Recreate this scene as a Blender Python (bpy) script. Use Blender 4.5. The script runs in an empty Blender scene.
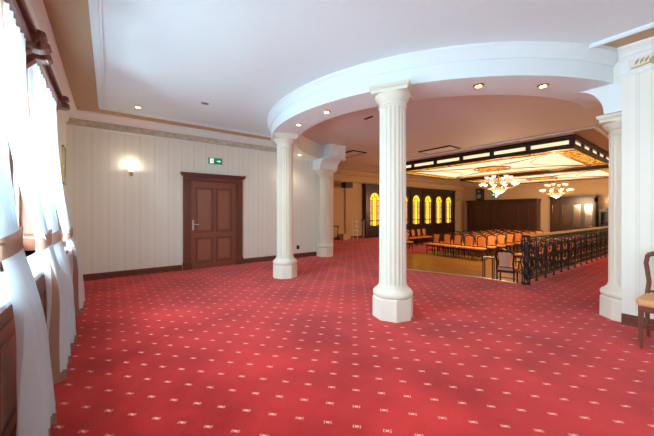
import bpy, bmesh, math, random
from math import sin, cos, pi, radians as R, sqrt
from mathutils import Vector, Matrix
random.seed(7)
C = bpy.context.scene.collection

# ------------------------------------------------------------------ materials
def mat(name, col, rough=.6, metal=0, spec=.5, noise=None, bump=None, emit=None, es=0):
    m = bpy.data.materials.new(name); m.use_nodes = True
    nt = m.node_tree; p = nt.nodes['Principled BSDF']
    p.inputs['Base Color'].default_value = (*col, 1)
    p.inputs['Roughness'].default_value = rough
    p.inputs['Metallic'].default_value = metal
    p.inputs['Specular IOR Level'].default_value = spec
    if emit:
        p.inputs['Emission Color'].default_value = (*emit, 1)
        p.inputs['Emission Strength'].default_value = es
    tc = nt.nodes.new('ShaderNodeTexCoord')
    if noise:                       # (scale, colour2, stretch xyz)
        mp = nt.nodes.new('ShaderNodeMapping'); mp.inputs['Scale'].default_value = noise[2]
        n = nt.nodes.new('ShaderNodeTexNoise'); n.inputs['Scale'].default_value = noise[0]; n.inputs['Detail'].default_value = 4
        mx = nt.nodes.new('ShaderNodeMix'); mx.data_type = 'RGBA'
        mx.inputs['A'].default_value = (*col, 1); mx.inputs['B'].default_value = (*noise[1], 1)
        nt.links.new(tc.outputs['Object'], mp.inputs['Vector']); nt.links.new(mp.outputs[0], n.inputs['Vector'])
        nt.links.new(n.outputs['Fac'], mx.inputs['Factor']); nt.links.new(mx.outputs['Result'], p.inputs['Base Color'])
    if bump:
        n2 = nt.nodes.new('ShaderNodeTexNoise'); n2.inputs['Scale'].default_value = bump[0]
        b = nt.nodes.new('ShaderNodeBump'); b.inputs['Strength'].default_value = bump[1]; b.inputs['Distance'].default_value = .01
        nt.links.new(tc.outputs['Object'], n2.inputs['Vector']); nt.links.new(n2.outputs['Fac'], b.inputs['Height']); nt.links.new(b.outputs[0], p.inputs['Normal'])
    return m

class NT:
    def __init__(s, m): s.t = m.node_tree; s.p = s.t.nodes['Principled BSDF']
    def n(s, k, **kw):
        x = s.t.nodes.new(k)
        for a, b in kw.items(): setattr(x, a, b)
        return x
    def m(s, op, a, b=None, c=None):
        x = s.n('ShaderNodeMath', operation=op)
        for i, v in enumerate((a, b, c)):
            if v is None: continue
            if isinstance(v, (int, float)): x.inputs[i].default_value = v
            else: s.t.links.new(v, x.inputs[i])
        return x.outputs[0]
    def mix(s, f, a, b):
        x = s.n('ShaderNodeMix', data_type='RGBA')
        if isinstance(f, (int, float)): x.inputs['Factor'].default_value = f
        else: s.t.links.new(f, x.inputs['Factor'])
        for k, v in (('A', a), ('B', b)):
            if isinstance(v, tuple): x.inputs[k].default_value = (*v, 1)
            else: s.t.links.new(v, x.inputs[k])
        return x.outputs['Result']
    def l(s, a, b): s.t.links.new(a, b)

def carpet_mat():
    m = mat('carpet_red', (.5, .03, .04), .95, spec=.15); g = NT(m)
    tc = g.n('ShaderNodeTexCoord'); sp = g.n('ShaderNodeSeparateXYZ'); g.l(tc.outputs['Object'], sp.inputs[0])
    def cell(oa, ob):
        u = g.m('MULTIPLY', g.m('SUBTRACT', g.m('FRACT', g.m('DIVIDE', g.m('ADD', sp.outputs[0], 50 - oa + .125), .25)), .5), .25)
        v = g.m('MULTIPLY', g.m('SUBTRACT', g.m('FRACT', g.m('DIVIDE', g.m('ADD', sp.outputs[1], 56 - ob + .14), .28)), .5), .28)
        # rotate the motif 45 degrees
        p = g.m('MULTIPLY', g.m('ADD', u, v), .7071); q = g.m('MULTIPLY', g.m('SUBTRACT', u, v), .7071)
        ap = g.m('ABSOLUTE', p); aq = g.m('ABSOLUTE', q)
        # centre: two small facing triangles (bow tie) , sides: brackets
        bow = g.m('MULTIPLY', g.m('LESS_THAN', aq, .0105), g.m('LESS_THAN', g.m('ABSOLUTE', g.m('SUBTRACT', ap, .003)), g.m('ADD', g.m('MULTIPLY', aq, .7), .0015)))
        br = g.m('MULTIPLY', g.m('LESS_THAN', ap, .012), g.m('LESS_THAN', g.m('ABSOLUTE', g.m('SUBTRACT', aq, .0225)), .0017))
        br2 = g.m('MULTIPLY', g.m('LESS_THAN', g.m('ABSOLUTE', g.m('SUBTRACT', ap, .0108)), .0017), g.m('LESS_THAN', g.m('ABSOLUTE', g.m('SUBTRACT', aq, .020)), .003))
        return g.m('MAXIMUM', bow, g.m('MAXIMUM', br, br2))
    mk = g.m('MAXIMUM', cell(-.125, 2.613), cell(0, 2.613 - .14))
    nz = g.n('ShaderNodeTexNoise'); nz.inputs['Scale'].default_value = 1.3; nz.inputs['Detail'].default_value = 5
    g.l(tc.outputs['Object'], nz.inputs['Vector'])
    rp = g.n('ShaderNodeMapRange'); rp.inputs['From Min'].default_value = .35; rp.inputs['From Max'].default_value = .65
    g.l(nz.outputs['Fac'], rp.inputs['Value'])
    base = g.mix(rp.outputs[0], (.36, .010, .010), (.70, .034, .030))
    n2 = g.n('ShaderNodeTexNoise'); n2.inputs['Scale'].default_value = 140; g.l(tc.outputs['Object'], n2.inputs['Vector'])
    base = g.mix(g.m('MULTIPLY', n2.outputs['Fac'], .5), base, (.38, .012, .010))
    g.l(g.mix(mk, base, (.92, .58, .44)), g.p.inputs['Base Color'])
    b = g.n('ShaderNodeBump'); b.inputs['Strength'].default_value = .5; b.inputs['Distance'].default_value = .006
    g.l(n2.outputs['Fac'], b.inputs['Height']); g.l(b.outputs[0], g.p.inputs['Normal'])
    g.p.inputs['Sheen Weight'].default_value = .25; g.p.inputs['Sheen Tint'].default_value = (1, .55, .6, 1)
    return m

def wallpaper(name, axis, c1=(.88, .90, .82), c2=(.74, .72, .60), period=.27):
    m = mat(name, c1, .6, spec=.3); g = NT(m)
    tc = g.n('ShaderNodeTexCoord'); sp = g.n('ShaderNodeSeparateXYZ'); g.l(tc.outputs['Object'], sp.inputs[0])
    f = g.m('FRACT', g.m('DIVIDE', g.m('ADD', sp.outputs[axis], 40), period))
    def line(c, w): return g.m('LESS_THAN', g.m('ABSOLUTE', g.m('SUBTRACT', f, c)), w)
    k = g.m('MAXIMUM', line(.12, .018), g.m('MAXIMUM', line(.22, .018), line(.17, .009)))
    band = g.m('LESS_THAN', g.m('ABSOLUTE', g.m('SUBTRACT', f, .6)), .2)
    nz = g.n('ShaderNodeTexNoise'); nz.inputs['Scale'].default_value = 30; g.l(tc.outputs['Object'], nz.inputs['Vector'])
    base = g.mix(g.m('MULTIPLY', band, .35), c1, tuple(x * .93 for x in c1))
    base = g.mix(g.m('MULTIPLY', nz.outputs['Fac'], .08), base, c2)
    g.l(g.mix(g.m('MULTIPLY', k, .62), base, c2), g.p.inputs['Base Color'])
    return m

def planks_mat():
    m = mat('parquet', (.5, .25, .06), .28, spec=.5); g = NT(m)
    tc = g.n('ShaderNodeTexCoord'); br = g.n('ShaderNodeTexBrick')
    mp = g.n('ShaderNodeMapping'); mp.inputs['Rotation'].default_value = (0, 0, R(90)); g.l(tc.outputs['Object'], mp.inputs[0]); g.l(mp.outputs[0], br.inputs['Vector'])
    br.inputs['Scale'].default_value = 1; br.inputs['Brick Width'].default_value = 1.1; br.inputs['Row Height'].default_value = .1; br.inputs['Mortar Size'].default_value = .003
    br.inputs['Color1'].default_value = (.36, .17, .035, 1); br.inputs['Color2'].default_value = (.26, .11, .02, 1); br.inputs['Mortar'].default_value = (.1, .04, .01, 1)
    g.l(br.outputs['Color'], g.p.inputs['Base Color']); return m

def stainglass(name, cols, strength, scale=14, aniso=(1, 1, 1)):
    m = mat(name, cols[0], .85, spec=.15, emit=cols[0], es=strength); g = NT(m)
    tc = g.n('ShaderNodeTexCoord'); mp = g.n('ShaderNodeMapping'); mp.inputs['Scale'].default_value = aniso
    nz = g.n('ShaderNodeTexNoise'); nz.inputs['Scale'].default_value = scale; nz.inputs['Detail'].default_value = 1
    g.l(tc.outputs['Object'], mp.inputs[0]); g.l(mp.outputs[0], nz.inputs['Vector'])
    cr = g.n('ShaderNodeValToRGB'); e = cr.color_ramp.elements
    e[0].position = .35; e[0].color = (*cols[0], 1); e[1].position = .65; e[1].color = (*cols[-1], 1)
    for i, c in enumerate(cols[1:-1]):
        x = e.new(.35 + .3 * (i + 1) / (len(cols) - 1)); x.color = (*c, 1)
    g.l(nz.outputs['Fac'], cr.inputs[0]); g.l(cr.outputs[0], g.p.inputs['Emission Color']); g.p.inputs['Base Color'].default_value = tuple(c * .35 for c in cols[0]) + (1,)
    return m

def sheer_mat(name, col, transp):
    m = bpy.data.materials.new(name); m.use_nodes = True; nt = m.node_tree; nt.nodes.clear()
    o = nt.nodes.new('ShaderNodeOutputMaterial'); d = nt.nodes.new('ShaderNodeBsdfDiffuse'); t = nt.nodes.new('ShaderNodeBsdfTranslucent')
    tr = nt.nodes.new('ShaderNodeBsdfTransparent'); a = nt.nodes.new('ShaderNodeMixShader'); b = nt.nodes.new('ShaderNodeMixShader')
    d.inputs[0].default_value = (*col, 1); t.inputs[0].default_value = (*col, 1)
    w = nt.nodes.new('ShaderNodeTexNoise'); w.inputs['Scale'].default_value = 6
    mr = nt.nodes.new('ShaderNodeMapRange'); mr.inputs['To Min'].default_value = transp * .7; mr.inputs['To Max'].default_value = transp * 1.3
    nt.links.new(w.outputs['Fac'], mr.inputs[0]); nt.links.new(mr.outputs[0], b.inputs[0])
    a.inputs[0].default_value = .28
    nt.links.new(d.outputs[0], a.inputs[1]); nt.links.new(t.outputs[0], a.inputs[2])
    nt.links.new(a.outputs[0], b.inputs[1]); nt.links.new(tr.outputs[0], b.inputs[2]); nt.links.new(b.outputs[0], o.inputs[0])
    return m

def glass_mat(name, col=(.95, .98, 1), rough=.03, fac=.1):
    m = bpy.data.materials.new(name); m.use_nodes = True; nt = m.node_tree; nt.nodes.clear()
    o = nt.nodes.new('ShaderNodeOutputMaterial'); tr = nt.nodes.new('ShaderNodeBsdfTransparent'); gl = nt.nodes.new('ShaderNodeBsdfGlossy')
    mx = nt.nodes.new('ShaderNodeMixShader'); tr.inputs[0].default_value = (*col, 1); gl.inputs['Roughness'].default_value = rough; mx.inputs[0].default_value = fac
    nt.links.new(tr.outputs[0], mx.inputs[1]); nt.links.new(gl.outputs[0], mx.inputs[2]); nt.links.new(mx.outputs[0], o.inputs[0]); return m

M = {}
M['carpet'] = carpet_mat()
M['paperX'] = wallpaper('wallpaper_stripes', 0)
M['paperY'] = wallpaper('wallpaper_stripes_side', 1)
M['plaster'] = mat('white_plaster', (.81, .91, .94), .7, spec=.2, noise=(3, (.79, .89, .92), (1, 1, 1)))
M['moulding'] = mat('cream_moulding', (.88, .92, .92), .6, spec=.3, noise=(5, (.86, .89, .87), (1, 1, 1)))
M['brown'] = mat('tan_ceiling_paint', (.58, .41, .26), .7, spec=.2, noise=(3, (.53, .37, .23), (1, 1, 1)))
M['friezebg'] = mat('frieze_ground', (.62, .58, .47), .7, noise=(30, (.56, .51, .38), (1, 1, 1)))
M['friezehi'] = mat('frieze_relief', (.86, .84, .76), .6, noise=(40, (.62, .55, .38), (1, 1, 1)))
M['stone'] = mat('column_plaster', (.80, .77, .66), .6, spec=.2, noise=(6, (.75, .71, .59), (1, 1, .4)))
M['wood'] = mat('mahogany', (.20, .062, .036), .35, noise=(7, (.12, .034, .02), (6, 6, .6)))
M['woodred'] = mat('red_brown_wood', (.30, .10, .055), .35, noise=(7, (.20, .06, .032), (6, 6, .6)))
M['panelwood'] = mat('door_panel_wood', (.36, .14, .08), .3, noise=(7, (.24, .085, .045), (8, 8, .5)))
M['darkwood'] = mat('dark_walnut', (.045, .016, .009), .3, noise=(6, (.02, .008, .005), (6, 6, .6)))
M['chairwood'] = mat('chair_dark_wood', (.022, .008, .006), .35)
M['midwood'] = mat('chair_brown_wood', (.20, .07, .03), .4, noise=(8, (.13, .04, .02), (4, 4, 1)))
M['orange'] = mat('orange_upholstery', (.75, .30, .07), .8, spec=.2, noise=(60, (.64, .22, .045), (1, 1, 1)))
M['peach'] = mat('peach_seat_fabric', (.75, .40, .20), .8, spec=.2, noise=(80, (.65, .32, .15), (1, 1, 1)))
M['mauve'] = mat('mauve_upholstery', (.85, .46, .34), .8, noise=(50, (.7, .36, .27), (1, 1, 1)))
M['leather'] = mat('dark_glossy_back', (.06, .03, .035), .18)
M['iron'] = mat('black_iron', (.010, .009, .009), .5, metal=0)
M['brass'] = mat('brass', (.78, .55, .25), .25, metal=1)
M['goldrail'] = mat('gold_rail', (.62, .42, .22), .35, metal=.6)
M['steel'] = mat('satin_steel', (.6, .6, .6), .3, metal=1)
M['parquet'] = planks_mat()
M['sill'] = mat('white_stone_sill', (.80, .84, .90), .25, noise=(9, (.70, .75, .82), (1, 1, 1)))
M['sheer'] = sheer_mat('sheer_curtain', (.88, .96, 1.0), .05)
M['trimcloth'] = sheer_mat('brown_curtain_border', (.50, .30, .21), .04)
M['glass'] = glass_mat('window_glass')
M['cabglass'] = glass_mat('cabinet_glass', (.8, .6, .35), .15, .35)
M['black'] = mat('black_plastic', (.012, .012, .012), .5)
M['grey'] = mat('grey_metal', (.25, .25, .25), .5, metal=.3)
M['white'] = mat('white_paint', (.85, .85, .83), .5)
M['green'] = mat('exit_green', (.01, .22, .10), .4, emit=(.0, .25, .10), es=.25)
M['exitwhite'] = mat('exit_white', (.85, .95, .9), .4, emit=(.8, 1, .9), es=.6)
M['lampon'] = mat('lit_bulb', (1, .85, .5), .3, emit=(1, .72, .30), es=12)
M['shadeon'] = mat('lit_frosted_glass', (.45, .38, .28), .3, emit=(1, .82, .58), es=1.15)
M['bowlon'] = mat('lit_amber_bowl', (.30, .22, .13), .3, emit=(1, .66, .34), es=.42)
M['milk'] = stainglass('milk_glass', ((1, .74, .42), (1, .84, .58)), .78, 3)
M['amber'] = stainglass('amber_glass', ((.25, .03, .005), (1, .38, .02), (1, .60, .08), (.55, .08, .01)), .75, 4, (1, 3, 1))
M['yellow'] = stainglass('yellow_glass', ((1, .52, .01), (1, .66, .03)), 1.25, 9)  # emission stands in for daylight through the arched hall windows
M['pinkglass'] = stainglass('rose_glass', ((1, .62, .36), (.8, .30, .14)), .6, 12)  # side panes of the same windows, daylight put in as glow
M['bowlglass'] = mat('dim_amber_glass', (.35, .20, .10), .3)
M['friezegold'] = mat('frieze_gold_relief', (.62, .50, .30), .5, noise=(40, (.50, .38, .20), (1, 1, 1)))
M['friezecream'] = mat('frieze_cream_ground', (.84, .82, .72), .7)
M['hallceil'] = mat('hall_ceiling_paint', (.78, .76, .76), .7, spec=.2, noise=(3, (.75, .73, .73), (1, 1, 1)))
M['skin'] = mat('art', (.55, .5, .4), .7, noise=(5, (.3, .34, .3), (1, 1, 1)))

# ------------------------------------------------------------------ mesh helpers
def box(bm, x0, x1, y0, y1, z0, z1, rot=None):
    v = [bm.verts.new((x, y, z)) for x in (x0, x1) for y in (y0, y1) for z in (z0, z1)]
    for f in ((0, 1, 3, 2), (4, 6, 7, 5), (0, 4, 5, 1), (2, 3, 7, 6), (0, 2, 6, 4), (1, 5, 7, 3)): bm.faces.new([v[i] for i in f])
    if rot: bmesh.ops.transform(bm, matrix=rot, verts=v)
    return v
def lathe(bm, prof, cx=0, cy=0, n=24, r0=0, fl=None, ang=(0, 2 * pi)):
    full = abs(ang[1] - ang[0] - 2 * pi) < 1e-6
    k = n if full else n + 1; rings = []
    for (r, z) in prof:
        ring = []
        for i in range(k):
            t = ang[0] + (ang[1] - ang[0]) * i / n + r0
            rr = r * (fl(t - r0) if fl else 1)
            ring.append(bm.verts.new((cx + rr * cos(t), cy + rr * sin(t), z)))
        rings.append(ring)
    for a, b in zip(rings, rings[1:]):
        for i in range(n):
            j = (i + 1) % k
            bm.faces.new((a[i], a[j], b[j], b[i]))
    if full:
        bm.faces.new(rings[0][::-1]); bm.faces.new(rings[-1])
def tube(bm, pts, r, n=6, close=False):
    pts = [Vector(p) for p in pts]; rings = []; m = len(pts)
    up = Vector((0, 0, 1)); prev = None
    for i, p in enumerate(pts):
        d = (pts[(i + 1) % m] - pts[i - 1]) if close else (pts[min(i + 1, m - 1)] - pts[max(i - 1, 0)])
        d.normalize()
        if prev is None:
            s = d.cross(up); s = s if s.length > .05 else d.cross(Vector((1, 0, 0)))
        else: s = prev - d * prev.dot(d)
        s.normalize(); prev = s; t = d.cross(s)
        rr = r[i] if isinstance(r, (list, tuple)) else r
        rings.append([bm.verts.new(p + (s * cos(2 * pi * k / n) + t * sin(2 * pi * k / n)) * rr) for k in range(n)])
    for i in range(m if close else m - 1):
        a, b = rings[i], rings[(i + 1) % m]
        for k in range(n): bm.faces.new((a[k], a[(k + 1) % n], b[(k + 1) % n], b[k]))
    if not close: bm.faces.new(rings[0][::-1]); bm.faces.new(rings[-1])
def prism(bm, poly, z0, z1, axis='z'):
    """poly of 2d points extruded; axis z: (x,y) ; x: (y,z) ; y: (x,z)"""
    def P(p, h): return {'z': (p[0], p[1], h), 'x': (h, p[0], p[1]), 'y': (p[0], h, p[1])}[axis]
    a = [bm.verts.new(P(p, z0)) for p in poly]; b = [bm.verts.new(P(p, z1)) for p in poly]; n = len(poly)
    bm.faces.new(a[::-1]); bm.faces.new(b)
    for i in range(n): bm.faces.new((a[i], a[(i + 1) % n], b[(i + 1) % n], b[i]))
def obj(name, bm, m, parent=None, smooth=False, bevel=0, loc=None):
    bmesh.ops.recalc_face_normals(bm, faces=bm.faces[:])
    me = bpy.data.meshes.new(name); bm.to_mesh(me); bm.free()
    me.materials.append(M[m] if isinstance(m, str) else m)
    if smooth:
        for p in me.polygons: p.use_smooth = True
    o = bpy.data.objects.new(name, me); C.objects.link(o)
    if smooth:
        md = o.modifiers.new('es', 'EDGE_SPLIT'); md.split_angle = R(38)
    if bevel:
        md = o.modifiers.new('bv', 'BEVEL'); md.width = bevel; md.segments = 2; md.limit_method = 'ANGLE'
    if parent: o.parent = parent
    if loc: o.location = loc
    return o
def B(): return bmesh.new()
def bobj(name, m, boxes, parent=None, **k):
    bm = B()
    for b in boxes: box(bm, *b)
    return obj(name, bm, m, parent, **k)
def thing(name, label, cat, loc=(0, 0, 0), rz=0, group=None):
    o = bpy.data.objects.new(name, None); C.objects.link(o); o.location = loc; o.rotation_euler = (0, 0, rz)
    o['label'] = label; o['category'] = cat; o.empty_display_size = .1
    if group: o['group'] = group
    return o
def tag(o, label, cat, group=None):
    o['label'] = label; o['category'] = cat
    if group: o['group'] = group
    return o
def st(o): o['kind'] = 'structure'; return o
def dup(root, loc, rz=None, label=None, group=None):
    def cp(o, par):
        c = o.copy(); C.objects.link(c); c.parent = par
        for ch in kids.get(o.name, []): cp(ch, c)
        return c
    kids = {}
    for o in [root] + list(root.children_recursive):
        if o.parent: kids.setdefault(o.parent.name, []).append(o)
    r = cp(root, None); r.location = loc
    if rz is not None: r.rotation_euler = (0, 0, rz)
    if label: r['label'] = label
    if group: r['group'] = group
    return r

ZC = 3.31; ZH = 3.38; ZS = 2.94; FL = -.55          # ceiling, hall ceiling, beam soffit, sunken floor
CX, CY, RO, RI = 6.06, 4.2, 3.61, 3.05               # circle of the curved beam
YB = 7.43; XL = -.65; XR = 4.98; YS = 11.1; XF = 21.0; XE = 5.83

# ------------------------------------------------------------------ floors
edge = [(6.16, 2.27), (6.12, 2.45), (6.1, 2.9), (5.88, 3.6), (5.6, 4.3), (5.72, 4.9), (6.3, 5.7), (8.5, 7.8), (12.0, YS + .1)]
bm = B(); prism(bm, [(-.95, -4.2), (XF, -4.2), (XF, 2.08), (12.9, 2.08)] + edge + [(-.95, YS + .1)], FL - .1, 0); st(obj('floor', bm, 'carpet'))
st(bobj('floor_parquet', 'parquet', [(5.4, XF + .1, 1.9, 8.3, FL - .1, FL)]))
st(bobj('floor_lower_carpet', 'carpet', [(5.4, XF + .1, 8.3, YS + .1, FL - .1, FL)]))
bm = B(); tube(bm, [(x, y, .004) for x, y in edge[:7]], .012); st(obj('trim_1', bm, 'goldrail'))

# ------------------------------------------------------------------ walls
WIN = [(-3.1, -1.9), (-1.5, -.2), (.1, 1.4), (1.95, 3.22), (3.5, 4.85)]
WZ0, WZ1 = .9, 2.62
bs = []; y = -4.2
for a, b in WIN:
    bs += [(XL - .3, XL, y, a, 0, ZC), (XL - .3, XL, a, b, 0, WZ0), (XL - .3, XL, a, b, WZ1, ZC)]; y = b
bs += [(XL - .3, XL, y, YB + .2, 0, ZC)]
st(bobj('wall_left', 'paperY', bs))
st(bobj('wall_back', 'paperX', [(XL, XE, YB, YB + .2, 0, ZC)]))
st(bobj('wall_behind', 'paperX', [(XL - .3, XR + .2, -4.2, -4.0, 0, ZC)]))
st(bobj('wall_right', 'paperY', [(XR, XR + .45, -4.0, .68, 0, ZC), (XR, XR + .2, .68, .80, 2.937, ZC)]))
st(bobj('wall_hall_right', 'paperX', [(XR + .45, XF + .2, .45, .68, 0, ZH)]))
M['hallpaint'] = mat('hall_cream_paint', (.62, .43, .25), .7, spec=.2, noise=(2, (.56, .39, .22), (1, 1, 1)))
st(bobj('wall_hall_back', 'hallpaint', [(XE - .2, XF + .2, YS, YS + .2, FL, ZH)]))
st(bobj('wall_hall_left', 'hallpaint', [(XE - .2, XE, YB + .2, YS, 0, ZH)]))
st(bobj('wall_far', 'hallpaint', [(XF, XF + .2, .68, YS, FL, ZH)]))
# baseboards
def baseboard(name, boxes):
    bb = []
    for (x0, x1, y0, y1, ax, s) in boxes:
        for (t, z0, z1) in ((.022, 0, .10), (.03, 0, .02), (.015, .10, .125)):
            if ax == 'y': bb.append((x0, x1, min(y0, y0 - s * t), max(y0, y0 - s * t), z0, z1))
            else: bb.append((min(x0, x0 - s * t), max(x0, x0 - s * t), y0, y1, z0, z1))
    st(bobj(name, 'wood', bb))
baseboard('baseboard_back', [(XL, 1.36, YB, 0, 'y', 1), (2.81, 5.15, YB, 0, 'y', 1), (5.6, XE, YB, 0, 'y', 1)])
baseboard('baseboard_right', [(XR, 0, -4.0, .68, 'x', 1)])
baseboard('baseboard_hall', [(XE, 10.6, YS, 0, 'y', 1)])
baseboard('baseboard_left', [(XL, 0, 5.15, YB, 'x', -1)])

# ------------------------------------------------------------------ ceilings
def arcpts(r, y_start, x0=None, y1=None, n=60):
    pass
def circ(r, t): return (CX + r * cos(t), CY + r * sin(t))
def ceil_poly(x0, x1, y0, y1, r):
    # region left of / in front of the circle. start angle where x = x1 (lower), end angle where y = y1 (upper)
    t0 = -math.acos((x1 - CX) / r); t1 = math.asin((y1 - CY) / r); t1 = pi - t1
    t0 = t0 + 2 * pi if t0 < 0 else t0
    pts = [(x0, y0), (x1, y0)]
    n = 56
    for i in range(n + 1):
        t = t0 + (t1 - t0) * i / n
        pts.append(circ(r, t))
    pts.append((x0, y1)); return pts
bm = B(); prism(bm, ceil_poly(XL - .3, XR + .3, -4.2, YB + .2, RO - .05), ZC, ZC + .1); st(obj('ceiling', bm, 'brown'))
bm = B(); prism(bm, ceil_poly(-.1, 4.48, -3.5, 6.80, RO - .02), ZC - .02, ZC); st(obj('ceiling_panel', bm, 'plaster'))
# white moulding round the ceiling panel
bs = []
for w, z in ((.05, .045), (.025, .06)):
    bs += [(-.1 - w, -.1 + w, -3.5, 6.80 + w, ZC - z, ZC), (-.1, 3.62, 6.80 - w, 6.80 + w, ZC - z, ZC), (4.48 - w * .6, 4.48 + w * .6, -3.5, .94, ZC - z, ZC)]
st(bobj('trim_2', 'plaster', bs, bevel=.006))
st(bobj('ceiling_hall', 'hallceil', [(2.3, XF + .2, .45, YS + .2, ZH, ZH + .1)]))
# ------------------------------------------------------------------ curved beam
def sweep(bm, prof, t0, t1, n=90):
    rings = []
    for i in range(n + 1):
        t = t0 + (t1 - t0) * i / n
        rings.append([bm.verts.new((CX + r * cos(t), CY + r * sin(t), z)) for r, z in prof])
    k = len(prof)
    for a, b in zip(rings, rings[1:]):
        for i in range(k): bm.faces.new((a[i], a[(i + 1) % k], b[(i + 1) % k], b[i]))
    bm.faces.new(rings[0][::-1]); bm.faces.new(rings[-1])
T0 = 2 * pi - math.acos(-.25 / 3.33); T1 = math.acos(-.25 / 3.33)
bm = B(); sweep(bm, [(RI, ZS), (RO, ZS), (RO, ZC + .08), (RI, ZC + .08)], T0, T1)
box(bm, 5.25, 5.86, 6.86, 7.42, ZS - .002, ZC + .078); box(bm, 5.2, 5.86, .70, 1.2, ZS - .002, ZC + .078)
beam = st(obj('trim_3', bm, 'plaster', smooth=True))
bm = B(); sweep(bm, [(RO - .02, ZC), (RO - .02, ZC - .17), (RO + .015, ZC - .17), (RO + .02, ZC - .145), (RO + .035, ZC - .13), (RO + .04, ZC - .10), (RO + .065, ZC - .06), (RO + .085, ZC - .045), (RO + .085, ZC)], 2 * pi - math.acos((XR - CX) / RO) , pi - math.asin((YB - .02 - CY) / RO))
st(obj('trim_4', bm, 'plaster', smooth=True))
# consoles over the two wall columns
def console(x0, x1, pts, name):
    bm = B(); prism(bm, pts, x0, x1, 'x'); return st(obj(name, bm, 'plaster', smooth=True))
arc = [(6.72 + .33 * cos(R(k * 9)), 2.63 + .31 * sin(R(k * 9))) for k in range(11)]
console(5.02, 5.68, [(YB, 2.63)] + arc + [(YB, ZS - .004)], 'trim_5')
arc = [(1.12 - .28 * cos(R(k * 9)), 2.58 + .355 * sin(R(k * 9))) for k in range(11)]
console(XR + .006, 5.45, [(.68, 2.58)] + arc + [(.68, ZS - .004)], 'trim_6')
# square rosette on the beam end
bm = B(); box(bm, 5.36, 5.60, 6.835, 6.86, 3.02, 3.26); box(bm, 5.39, 5.57, 6.825, 6.84, 3.05, 3.23)
lathe(bm, [(.075, 0), (.075, .02), (.045, .035), (.05, .05), (.02, .06), (0.004, .062)], n=12)
for v in bm.verts:
    if abs(v.co.x) < .2 and abs(v.co.z) < .1: v.co = Vector((5.48 + v.co.x, 6.825 - v.co.z, 3.14 + v.co.y))
st(obj('trim_7', bm, 'moulding', bevel=.004))

# ------------------------------------------------------------------ cornice + scroll frieze
CPROF = [(0, -.33), (.018, -.33), (.022, -.315), (.035, -.305), (.035, -.29), (.012, -.285), (.012, -.15), (.03, -.145), (.035, -.12), (.06, -.10), (.07, -.07), (.11, -.035), (.125, -.03), (.125, 0), (0, 0)]
def cornice(name, p0, p1, nrm, prof=CPROF):
    bm = B(); a = [bm.verts.new((p0[0] + nrm[0] * o, p0[1] + nrm[1] * o, ZC + z)) for o, z in prof]
    b = [bm.verts.new((p1[0] + nrm[0] * o, p1[1] + nrm[1] * o, ZC + z)) for o, z in prof]; k = len(prof)
    for i in range(k): bm.faces.new((a[i], a[(i + 1) % k], b[(i + 1) % k], b[i]))
    bm.faces.new(a[::-1]); bm.faces.new(b)
    return st(obj(name, bm, 'moulding'))
cornice('trim_8', (XL, YB), (4.5, YB), (0, -1))
cornice('trim_9', (XR, -4), (XR, .70), (-1, 0))
SM = [(0, -.17), (.02, -.17), (.03, -.15), (.03, -.12), (.06, -.10), (.07, -.07), (.11, -.035), (.125, -.03), (.125, 0), (0, 0)]
cornice('trim_10', (XL, -4), (XL, YB), (1, 0), [(a_ * 1.3, b_ * 1.35) for a_, b_ in SM])
def frieze(name, p0, p1, nrm, fm='friezehi'):
    d = Vector((p1[0] - p0[0], p1[1] - p0[1], 0)); L = d.length; d.normalize(); nv = Vector((*nrm, 0))
    base = Vector((*p0, ZC - .218)) + nv * .018
    bm = B(); n = int(L / .42)
    for i in range(n):
        s = L / n; c = base + d * (s * (i + .5)); fl = 1 if i % 2 else -1
        def P(u, v): return c + d * u + Vector((0, 0, v))
        # main wave stem
        tube(bm, [P(-s / 2 + s * k / 14, fl * .042 * cos(pi * k / 14)) for k in range(15)], .009, 4)
        # spiral
        tube(bm, [P(fl * 0 + (.052 * (1 - k / 26)) * cos(.6 * k) - .03, fl * (.052 * (1 - k / 26)) * sin(.6 * k)) for k in range(23)], .009, 4)
        for q in range(5):
            an = q * 1.25 + i; u = .13 + .028 * cos(an); v = .028 * sin(an)
            tube(bm, [P(.13, 0), P((.13 + u) / 2, v * .7), P(u + .01 * cos(an), v * 1.4)], [.006, .018, .003], 4)
        for q in (-.19, -.15, -.11, .05, .08, .17):
            tube(bm, [P(q, fl * .01), P(q + .015, -fl * .025), P(q + .03, -fl * .055)], [.004, .015, .003], 4)
    st(obj(name, bm, fm))
    return
st(bobj('trim_11', 'friezebg', [(XL + .02, 4.45, YB - .016, YB, ZC - .283, ZC - .152)]))
st(bobj('trim_12', 'friezecream', [(XR - .016, XR, -4, .62, ZC - .283, ZC - .152)]))
frieze('trim_13', (XL + .05, YB), (4.4, YB), (0, -1))
frieze('trim_14', (XR, .60), (XR, -3.9), (-1, 0), 'friezegold')

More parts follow.
